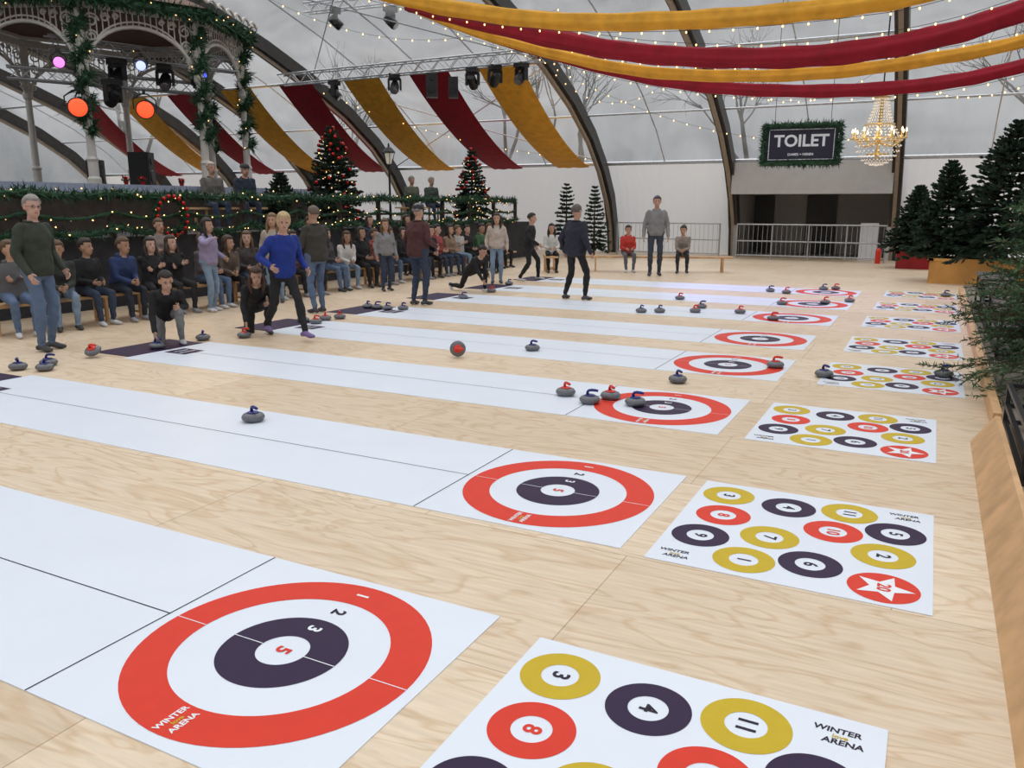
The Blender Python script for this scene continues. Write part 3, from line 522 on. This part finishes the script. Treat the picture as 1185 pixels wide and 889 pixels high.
# ------------------------------------------------------------------ terrace, stage, railing
S(B().box((-21.5,10.5,TZ/2),(20,26,TZ)).obj("floor_terrace",mStageD))
XF=-11.45
def garl_path(x,z0,y0,y1,sag,seg):
    pts=[];n=int((y1-y0)/seg)
    for i in range(n):
        for k in range(8): t=k/8; pts.append((x,y0+(i+t)*seg,z0-sag*4*t*(1-t)))
    return pts
r=root("terrace_railing",(XF-.1,10,TZ),"dark wooden terrace railing behind the spectators","railing")
for k in range(15): B().box((0,-7+1.4*k,.3),(.08,.08,.6)).obj("post",mDarkWood,parent=r)
B().box((0,2.5,.62),(.1,20,.06)).obj("rail",mDarkWood,parent=r); B().box((0,2.5,.3),(.05,20,.05)).obj("rail",mDarkWood,parent=r)
garland(garl_path(XF,1.78,3,23.5,.05,1.4),.10,"thick evergreen garland along the terrace railing",320,6)
garland(garl_path(XF+.08,1.26,3,23.5,.12,1.4),.09,"evergreen garland draped along the terrace edge",300,6)
garland(garl_path(XF-.02,1.5,3,23.5,.12,1.4),.05,"thin evergreen garland swag below the railing",200,3)
pts=[(XF+.06,9.6+.30*math.cos(a),1.42+.32*math.sin(a)) for a in np.linspace(0,2*pi,25)]
w_=garland(pts,.07,"round evergreen wreath with red baubles on the railing",500,8,grp=None); w_.name="wreath"; w_["category"]="wreath"
for k in range(18): a=k*2*pi/18; bb=B().ell((XF+.13,9.6+.30*math.cos(a),1.42+.32*math.sin(a)),.035,0,8,6); bb.obj("bauble",mBaub,parent=w_,smooth=True)
S(B().box((-19,11.8,TZ+.45),(8.6,12,.9)).obj("floor_stage",mDarkWood))
S(B().box((-14.66,11.8,TZ+.82),(.08,12,.16)).obj("trim_stage",mBlueW))
# gazebo
GZ=TZ+.9; GC=np.array([-17.5,13.3]); gr=3.0
ang=[math.radians(-45+45*k) for k in range(8)]
vt=[GC+gr*np.array([math.cos(a),math.sin(a)]) for a in ang]
g=root("gazebo",(GC[0],GC[1],GZ),"cream octagonal bandstand with fretwork arches and brown roof","bandstand")
loc=[v-GC for v in vt]; EH=3.5
for v in loc:
    b=B(); b.lathe([(.13,0),(.13,.12),(.10,.16),(.10,.45),(.12,.5),(.085,.56),(.075,1.8),(.075,EH-1.35),(.11,EH-1.3),(.12,EH-1.22),(.085,EH-1.15),(.085,EH)],12,0,(v[0],v[1],0)); b.obj("post",mGazW,parent=g,smooth=False)
for k in range(8):
    a,c=loc[k],loc[(k+1)%8]; d=c-a; Ls=np.linalg.norm(d); u=d/Ls; rz=math.atan2(u[1],u[0])
    b=B(); m=(a+c)/2; b.box((m[0],m[1],EH-.03),(Ls,.1,.14),0,rz); b.box((m[0],m[1],EH+.12),(Ls+.1,.16,.06),0,rz)
    P3=lambda t,z:(a[0]+u[0]*t,a[1]+u[1]*t,z)
    b.tube([P3(Ls/2-(Ls/2-.07)*math.cos(q),EH-1.3+.95*math.sin(q)) for q in np.linspace(0,pi,21)],.04,6)
    b.tube([P3(Ls/2-(Ls/2-.2)*math.cos(q),EH-1.05+.80*math.sin(q)) for q in np.linspace(0.1,pi-.1,21)],.02,5)
    for q in np.linspace(.1,Ls-.1,19):
        f=abs(q-Ls/2)/(Ls/2); z0=EH-1.3+.95*math.sqrt(max(0,1-f*f)); 
        if EH-.09-z0>.05: b.tube([P3(q,EH-.08),P3(q,z0)],.014,5)
    for sd in(-1,1):
        for (tx,tz,rr) in ((.24,.32,.14),(.22,.62,.12),(.50,.24,.09),(.17,.88,.07),(.16,1.06,.06),(.70,.20,.06)):
            cx_=tx if sd<0 else Ls-tx; b.tube([P3(cx_+rr*math.cos(q)*(1-q/14),EH-tz+rr*math.sin(q)*(1-q/14)) for q in np.linspace(0,9.5,24)],.019,5)
    b.obj("fretwork_arch",mGazW,parent=g)
b=B(); out=[v*1.12 for v in loc]; V=[(v[0],v[1],EH+.15) for v in out]+[(v[0]*.5,v[1]*.5,EH+.9) for v in loc]+[(0,0,EH+1.25)]
b.add(V,[[k,(k+1)%8,8+(k+1)%8,8+k] for k in range(8)]+[[8+k,8+(k+1)%8,16] for k in range(8)]+[list(range(8))[::-1]]); b.obj("roof",mRoofW,parent=g)
b=B(); pts=[]
for k in range(8):
    for t in np.linspace(0,1,25)[:-1]:
        q=loc[k]*(1-t)*1.14+loc[(k+1)%8]*t*1.14; pts.append((q[0],q[1],EH+.26+.10*abs(math.sin(t*pi*6))))
b.tube(pts+[pts[0]],.035,5); b.obj("cresting",mGazW,parent=g)
for k in (7,0,1,2,3):
    v=vt[k%8]; d=nrm(np.r_[v-GC,0])*.05
    pts=[(v[0]+d[0]+.09*math.cos(q*5),v[1]+d[1]+.09*math.sin(q*5),GZ+1.0+q*(EH-1.0)/6) for q in np.linspace(0,6,40)]
    garland(pts,.16,"thick evergreen garland wound around a bandstand post",320,3)
pts=[(GC[0]+v[0]*1.1,GC[1]+v[1]*1.1,GZ+EH+.03) for v in [loc[6],loc[7],loc[0],loc[1],loc[2],loc[3],loc[4]]]
garland(pts,.17,"thick evergreen garland around the bandstand cornice",340,5)
def speaker(x,y,z,rz,s=1,lab="black loudspeaker cabinet on the stage"):
    r=root("loudspeaker",(x,y,z),lab,"loudspeaker","stage loudspeakers",rz=rz)
    B().box((0,0,.45*s),(.45*s,.5*s,.9*s)).obj("cabinet",mBlackP,parent=r)
    b=B() 
    for zz,rr in((.3,.17),(.68,.09)): b.tube([(0,.25*s,zz*s),(0,.27*s,zz*s)],[rr*s,rr*s*.9],16)
    b.obj("driver",mBlack,parent=r)
speaker(-16.3,11.9,GZ,-.9,.6); speaker(-18.2,14.6,GZ,-1,1.0)
speaker(-12.9,20.1,4.55,-2.6,.7,"black loudspeaker hanging from the truss"); speaker(-12.2,20.1,4.5,-2.6,.6,"black loudspeaker hanging from the truss")
def poinsettia(x,y,z):
    r=root("poinsettia",(x,y,z),"potted red poinsettia on the stage edge","potted plant","poinsettias on the stage edge")
    B().lathe([(.05,0),(.07,.1),(.075,.11)],14).obj("pot",mRedWrap,parent=r)
    b=B(); P=rng.normal(size=(50,3))*np.array([.04,.04,.02])+np.array([0,0,.17]); D=rng.normal(size=(50,3))+np.array([0,0,.5]); needles(b,P,D,.08,.02,0); P=P-np.array([0,0,.04]); needles(b,P,D*np.array([1,1,-.2])+1e-3,.08,.018,1); b.obj("leaves",[mBaub,mGreen2],parent=r); r.scale=(.75,)*3
for y in (11.5,11.9,12.9,13.5): poinsettia(-14.85,y,GZ)
# ------------------------------------------------------------------ trusses
def truss(a,bp,w_,lab):
    a=np.array(a,float);bp=np.array(bp,float);u=nrm(bp-a);s_=nrm(np.cross(u,(0,0,1)));v=np.cross(s_,u);L_=np.linalg.norm(bp-a);b=B()
    cs=[s_*i*w_/2+v*j*w_/2 for i,j in((-1,-1),(1,-1),(1,1),(-1,1))]
    for c in cs: b.tube([a+c,bp+c],.025,6)
    n=int(L_/w_)
    for i in range(n):
        p=a+u*(i*L_/n);q=a+u*((i+1)*L_/n)
        for k in range(4): c,d=cs[k],cs[(k+1)%4]; b.tube([p+(c if i%2 else d),q+(d if i%2 else c)],.012,4)
    return b.obj("lighting_truss",mAlu,label=lab,cat="lighting truss",group="lighting trusses")
truss((-18.6,20.3,5.4),(-9.6,20.3,5.45),.3,"horizontal aluminium lattice truss under the tent roof")
truss((-16.6,11.3,4.85),(-15.3,15.2,4.85),.28,"aluminium truss inside the bandstand"); truss((-18.2,11.4,4.4),(-15.8,14.9,4.3),.24,"short aluminium truss inside the bandstand")
def par(x,y,z,tgt,col,es,lab,s=1.):
    m=M("lamp_lens",col,.3,0,0,1,0,es); r=root("stage_light",(x,y,z),lab,"stage light","stage lights")
    q=(Vector(tgt)-Vector((x,y,z))).to_track_quat('Z','Y'); 
    b=B(); b.lathe([(.06,-.16),(.10,-.13),(.12,-.02),(.14,.06),(.145,.07)],20); h=b.obj("housing",mBlackP,parent=r); h.rotation_mode='QUATERNION'; h.rotation_quaternion=q; h.scale=(s,)*3
    b=B(); b.lathe([(.12,.07),(.128,.072),(.09,.085),(.02,.09)],20)
    o=b.obj("lens",m,parent=r,smooth=True); o.rotation_mode='QUATERNION'; o.rotation_quaternion=q; o.scale=(s,)*3
    b=B(); b.tube([(-.17*s,0,0),(-.17*s,0,.15*s),(-.05*s,0,.24*s),(.05*s,0,.24*s),(.17*s,0,.15*s),(.17*s,0,0)],.014,6); b.box((0,0,.27*s),(.06,.06,.08)); o=b.obj("yoke",mBlack,parent=r); o.rotation_euler=(0,0,.9)
cam0=(0,0,1.2)
par(-15,10.71,3.44,cam0,(1,.08,.025),1.4,"round stage light glowing orange",1.3); par(-15,12.25,3.55,cam0,(1,.08,.025),1.4,"round stage light glowing orange",1.3)
par(-15,10.42,4.22,cam0,(.9,.2,.75),1.5,"round stage light glowing pink",.75); par(-15,12.24,4.42,cam0,(.3,.35,1),2.2,"round stage light glowing blue white",.75); par(-15,13.88,4.45,cam0,(.08,.14,1),1.6,"round stage light glowing blue",.6)
def mover(x,y,z,a,lab="black moving head stage light hanging from the truss"):
    r=root("moving_light",(x,y,z),lab,"stage light","moving head lights",rz=a)
    B().box((0,0,-.06),(.3,.3,.12)).obj("base",mBlackP,parent=r)
    b=B(); b.box((0,0,-.15),(.36,.12,.06)); b.box((-.17,0,-.3),(.05,.12,.3)); b.box((.17,0,-.3),(.05,.12,.3)); b.obj("yoke",mBlackP,parent=r)
    b=B(); b.lathe([(.05,-.2),(.11,-.17),(.13,0),(.13,.14),(.11,.2)],16); h=b.obj("head",mBlackP,parent=r); h.location=(0,0,-.36); h.rotation_euler=(2.3,0,0)
    B().lathe([(.10,.2),(.09,.205),(.02,.21)],16).obj("lens",mAlu,parent=h)
for x,y,z in ((-15.3,19,6.9),(-13.6,19.2,6.8),(-11.7,20.3,5.28),(-11.0,20.3,5.3),(-10.2,20.3,5.3),(-16.5,20.3,5.25),(-14.3,20.3,5.3),(-15.9,12.2,4.2),(-15.9,13.6,4.7),(-15.7,14.4,4.7),(-16.2,12.6,4.7)): mover(x,y,z,random.uniform(0,6))
truss((-16.5,19.2,7.05),(-11.5,19.2,6.95),.25,"upper aluminium truss carrying moving lights")
# ------------------------------------------------------------------ drapes
def strip(x0,x1,w0,w1,mat,lab,top=(20.95,5.35)):
    b=B();n=20;mm=6;V=[]
    for i in range(n+1):
        t=i/n; y=top[0]+(26.1-top[0])*t; z=top[1]+(2.85-top[1])*t-.85*4*t*(1-t)*.42; x=x0+(x1-x0)*t; w_=w0+(w1-w0)*t
        for j in range(mm+1): q=j/mm-.5; V.append((x+q*w_,y,z-.08*(1-4*q*q)*math.sin(pi*t)+.015*math.sin(j*2.5)))
    b.add(V,[[i*(mm+1)+j,i*(mm+1)+j+1,(i+1)*(mm+1)+j+1,(i+1)*(mm+1)+j] for i in range(n) for j in range(mm)])
    b.obj("ceiling_drape",mat,smooth=True,label=lab,cat="drape",group="hanging fabric strips")
for x0,x1,mt,nm in ((-11.2,-11.1,mGoldF,"gold"),(-13.55,-13.6,mRedF,"burgundy"),(-16.0,-16.4,mGoldF,"gold"),(-18.6,-19.3,mRedF,"burgundy"),(-21.2,-22.0,mGoldF,"gold"),(-23.8,-24.8,mRedF,"burgundy"),(-26.4,-27.6,mGoldF,"gold"),(-29,-30.5,mRedF,"burgundy")):
    strip(x0,x1,1.35,1.15,mt,"%s fabric strip sagging from truss to tent wall"%nm)
def spline(P,n):
    P=np.array(P,float); Q=[]
    for tt in np.linspace(0,len(P)-1.001,n):
        i=int(tt); t=tt-i; p1,p2=P[i],P[i+1]; p0=P[i-1] if i>0 else 2*p1-p2; p3=P[i+2] if i+2<len(P) else 2*p2-p1
        Q.append(.5*((2*p1)+(-p0+p2)*t+(2*p0-5*p1+4*p2-p3)*t*t+(-p0+3*p1-3*p2+p3)*t**3))
    return np.array(Q)
def swag(Y,pts,r,mat,lab,ext):
    Q=spline([(x,Y,z) for x,z in pts]+ext,90)
    b=B(); n=18; V=[]
    for i,q in enumerate(Q):
        for j in range(n):
            a=2*pi*j/n; rr=r*(1+.22*math.sin(5*a+i*.07)+.06*math.sin(i*.9+j)); V.append(q+np.array([0,math.cos(a)*rr*.6,math.sin(a)*rr]))
    b.add(V,[[i*n+j,i*n+(j+1)%n,(i+1)*n+(j+1)%n,(i+1)*n+j] for i in range(len(Q)-1) for j in range(n)])
    b.obj("fabric_swag",mat,smooth=True,label=lab,cat="fabric swag",group="long fabric swags under the roof"); return Q
QA=swag(11,[(-8.97,5.10),(-7.97,4.80),(-6.73,4.46),(-5.03,4.13),(-3.53,3.98),(-2.19,3.92),(-1.0,3.93),(-.24,4.0)],.105,mGoldF,"gold bunched fabric swag hanging across the tent",[(1.5,11,4.4)])
QB=swag(12,[(-8.18,4.88),(-7.18,4.57),(-5.49,4.10),(-4.1,3.79),(-2.71,3.61),(-1.46,3.56),(-.25,3.66),(.69,3.88)],.125,mRedF,"burgundy bunched fabric swag hanging across the tent",[(2,12,4.3)])
QC=swag(13,[(-8.67,5.04),(-7.52,4.57),(-5.94,4.07),(-4.43,3.7),(-2.92,3.52),(-1.57,3.48),(-.25,3.56),(.79,3.7)],.08,mGoldF,"slim gold fabric swag hanging across the tent",[(2.2,13,4.1)])
QD=swag(14,[(-9.14,5.25),(-7.82,4.7),(-5.4,3.94),(-3.86,3.58),(-2.45,3.40),(-1.18,3.34),(-.02,3.38),(.88,3.53)],.09,mRedF,"slim burgundy fabric swag hanging across the tent",[(2.4,14,3.9)])
def lights(pts,step,lab,r=.012):
    P,_=resample(pts,.12); b=B(); b.tube(P,.004,4); rt=b.obj("string_lights",mCable,label=lab,cat="string lights",group="festoon light strings")
    Q,_=resample(pts,step); first=None
    for q in Q[:95]:
        if first is None:
            first=B().ell((0,0,-.02),(r,r,r*1.3),0,8,6).obj("bulb",mBulb,parent=rt,smooth=True,loc=tuple(q))
        else: c=first.copy(); C.objects.link(c); c.parent=rt; c.location=tuple(q)
for Q,dz in ((QA,-.15),(QB,.16),(QC,.11),(QD,-.13)): lights(Q+np.array([0,-.1,dz]),.3,"warm festoon bulbs strung along a fabric swag")
def cat(a,c,sag,n=24): a=np.array(a,float);c=np.array(c,float);return [tuple(a+(c-a)*t-np.array([0,0,sag*4*t*(1-t)])) for t in np.linspace(0,1,n)]
for a,c,sg in (((-9.6,20.5,5.3),(-1.1,25.5,3.6),.9),((-1.1,24,4.8),(2.5,19,4.6),.7),((-5.8,22.5,5.2),(-1.1,22.5,5.2),1.0),((-10,21.5,5.4),(-5.8,21.5,5.4),1.1),((-18.4,21,5.4),(-10,26,3.1),.5),((-14,15,6.2),(-8,18,6.0),.8)):
    lights(cat(a,c,sg),.38,"warm festoon bulbs sagging across the tent",.016)
# ------------------------------------------------------------------ chandelier
ch=root("chandelier",(-1.03,16,2.29),"large crystal chandelier with warm candle bulbs","chandelier")
b=B(); b.lathe([(.02,.1),(.04,.2),(.02,.35),(.05,.5),(.02,.6),(.035,.9),(.02,1.3)],12)
for rr,zz in((.38,.45),(.24,.7),(.12,1.15),(.18,.2)): b.tube([(rr*math.cos(a),rr*math.sin(a),zz) for a in np.linspace(0,2*pi,33)],.012,6)
for k in range(12):
    a=k*pi/6; b.tube([(.03*math.cos(a),.03*math.sin(a),.4),(.25*math.cos(a),.25*math.sin(a),.33),(.42*math.cos(a),.42*math.sin(a),.47)],.01,6)
b.obj("frame",mGoldM,parent=ch)
b=B()
for k in range(26):
    a=2*pi*k/26
    for t in np.linspace(0,1,16): rr=.12+(.38-.12)*t**2.2; b.ell((rr*math.cos(a),rr*math.sin(a),1.22-.77*t),.012,0,6,4)
    for t in np.linspace(0,1,8): rr=.38*math.cos(t*pi/2*.95); b.ell((rr*math.cos(a),rr*math.sin(a),.43-.42*math.sin(t*pi/2)),.012,0,6,4)
    for t in np.linspace(0,1,5): b.ell((.12*math.cos(a)*(1-t*.8),.12*math.sin(a)*(1-t*.8),1.22+.12*t),.011,0,6,4)
b.obj("crystal_strands",mCrys,parent=ch,kind="stuff")
for k in range(12):
    a=k*pi/6; b=B(); x,y=.43*math.cos(a),.43*math.sin(a); b.lathe([(.025,.46),(.03,.48),(.012,.5),(.012,.57)],8,0,(x,y,0)); b.lathe([(.008,.57),(.018,.59),(.01,.62),(.002,.64)],8,1,(x,y,0)); b.obj("candle_bulb",[mGoldM,mCandle],parent=ch)
B().tube([(0,0,1.3),(0,0,5.6)],.012,6).obj("chain",mBlack,parent=ch)
pl=bpy.data.lights.new("chandelier_light","POINT"); pl.energy=12; pl.color=(1,.75,.45); pl.shadow_soft_size=.3; po_=bpy.data.objects.new("chandelier_light",pl); C.objects.link(po_); po_.location=(-1.03,15.3,2.8)
# ------------------------------------------------------------------ toilet sign
sg=root("toilet_sign",(-2.9,20,2.97),"hanging navy TOILET sign framed with evergreen garland","sign",rz=math.radians(6))
B().box((0,0,0),(1.56,.06,.76)).obj("board",mNavy,parent=sg)
b=B()
for q in(-1,1): b.box((0,-.035,q*.33),(1.42,.02,.015)); b.box((q*.70,-.035,0),(.015,.02,.66))
b.text("TOILET",.36,(0,-.034,.07),(1,0,0),(0,0,1)); b.text("DAMES + HEREN",.075,(0,-.034,-.22),(1,0,0),(0,0,1)); b.obj("lettering",mWhiteP,parent=sg,label="white painted lettering")
bq=B(); fr_=[(-.82,-.05,-.42),(.82,-.05,-.42),(.82,-.05,.42),(-.82,-.05,.42),(-.82,-.05,-.42)]; P,_=resample(fr_,1/420); D=rng.normal(size=P.shape); needles(bq,P,D,.15,.018); bq.tube(fr_,.05,6); bq.obj("garland",mGreen2,parent=sg)
for q in(-1,1): B().tube([(q*.6,0,.4),(q*.6,0,3.1)],.006,5).obj("hanging_cable",mBlack,parent=sg)
# ------------------------------------------------------------------ far railings
def rail(x0,x1,y,lab,n):
    r=root("metal_railing",((x0+x1)/2,y,0),lab,"railing","steel railings by the tent wall"); L_=x1-x0
    for k in range(n+1): B().tube([(-L_/2+L_*k/n,0,0),(-L_/2+L_*k/n,0,1.05)],.025,8).obj("post",mSteel,parent=r)
    for z in(.12,.55,1.05): B().tube([(-L_/2,0,z),(L_/2,0,z)],.022,8).obj("rail",mSteel,parent=r)
    b=B(); m=int(L_/.14)
    for k in range(m): x=-L_/2+L_*(k+.5)/m; b.tube([(x,0,.12),(x,0,1.05)],.007,4)
    b.obj("balusters",mSteel,parent=r,kind="stuff")
rail(-9.4,-6.0,25.9,"galvanised steel railing along the white wall",3); rail(-5.4,-1.2,25.6,"galvanised steel railing in front of the toilets",4)
lp=root("lamp_post",(-13,18.1,TZ),"black street lantern on a slim post on the terrace","lamp post")
B().lathe([(.09,0),(.09,.08),(.04,.15),(.03,.5),(.025,1.5),(.05,1.54)],12).obj("post",mBlack,parent=lp)
b=B()
for k in range(4):
    a=pi/4+k*pi/2; b.tube([(.08*math.cos(a),.08*math.sin(a),1.54),(.15*math.cos(a),.15*math.sin(a),1.85)],.01,5)
b.lathe([(.17,1.85),(.18,1.87),(.08,1.98),(.03,2.0),(.02,2.08),(.002,2.1)],8); b.obj("lantern_frame",mBlack,parent=lp)
B().lathe([(.05,1.56),(.08,1.58),(.13,1.83),(.05,1.84)],4).obj("lantern_glass",M("lantern_glass",(.6,.55,.45),.2,0,.02,3,0,.3),parent=lp)
# ------------------------------------------------------------------ right-hand side
b=B(); y0,y1=1.2,6.25
V=[(.37,y0,0),(.37,y1,0),(.50,y0,.2),(.50,y1,.2),(.53,y0,.2),(.53,y1,.2),(.53,y0,0),(.53,y1,0)]
b.add(V,[[0,1,3,2],[2,3,5,4],[4,5,7,6],[0,2,4,6],[1,7,5,3]]); b.obj("kerb_board",mWood,label="sloping orange wooden kerb board along the floor edge",cat="kerb board")
b=B(); b.box((.55,12,.06),(.06,10.6,.12)); b.obj("kerb_board",mWood,label="low wooden edging beam along the floor edge",cat="kerb board")
B().box((3.6,9,.008),(5.9,20,.016)).obj("dark_mat",mGroundD,label="dark ground covering beyond the wooden kerb",cat="ground mat")
def rack(x,y,lab,h=.6,top=True,ly=.75):
    r=root("metal_barrier",(x,y,.016),lab,"barrier","black barriers by the floor edge"); 
    for q in(-ly,ly):
        for p in(-.2,.2): B().box((p,q,h/2),(.03,.03,h)).obj("leg",mBlack,parent=r)
    b=B()
    for z in(.06,h*.55,h):
        for p in(-.2,.2): b.box((p,0,z-.01),(.03,2*ly,.03))
        for q in(-ly,ly): b.box((0,q,z-.01),(.4,.03,.03))
    b.obj("frame",mBlack,parent=r)
    if top: B().box((0,0,h+.02),(.46,2*ly+.1,.03)).obj("top",mDarkWood,parent=r)
rack(.80,6.0,"low open black steel frame beside the kerb",.33,False,.7)
for y in (10.6,12.6,14.6): rack(.92,y,"low black steel frame bench beside the floor edge",.5)
fe=root("fire_extinguisher",(-1.35,25.3,0),"small red fire extinguisher standing by the railing","fire extinguisher"); B().lathe([(.07,0),(.075,.03),(.075,.35),(.05,.42),(.02,.44)],14).obj("cylinder",mRedP,parent=fe,smooth=True); B().tube([(0,0,.43),(0,0,.48),(.08,0,.5)],.015,6).obj("valve",mBlack,parent=fe)
mB2=M("bare_branches",(.10,.09,.08),.9)
def baretree(x,y,h):
    b=B()
    def rec(p,d,L_,r,k):
        q=p+d*L_; b.tube([p,(p+q)/2+rng.normal(size=3)*L_*.04,q],[r,r*.8,r*.6],5 if k<2 else 3,cap=False)
        if k<5:
            for _ in range(3 if k<4 else 2): rec(q-d*L_*random.uniform(0,.3),nrm(d+rng.normal(size=3)*.42+np.array([0,0,.12])),L_*random.uniform(.6,.8),r*.55,k+1)
    rec(np.zeros(3),np.array([0,0,1.]),h*.28,.22,0)
    b.obj("bare_tree",mB2,loc=(x,y,-.2),label="leafless winter tree outside the tent",cat="tree",group="leafless trees outside")
for x,y,h in ((-30,38,14),(-22,42,16),(-15,36,13),(-9,44,15),(4,42,15),(-38,30,15)): baretree(x,y,h)
S(B().box((-13,80,-.3),(220,104,.2)).obj("ground_outside",mOutG))
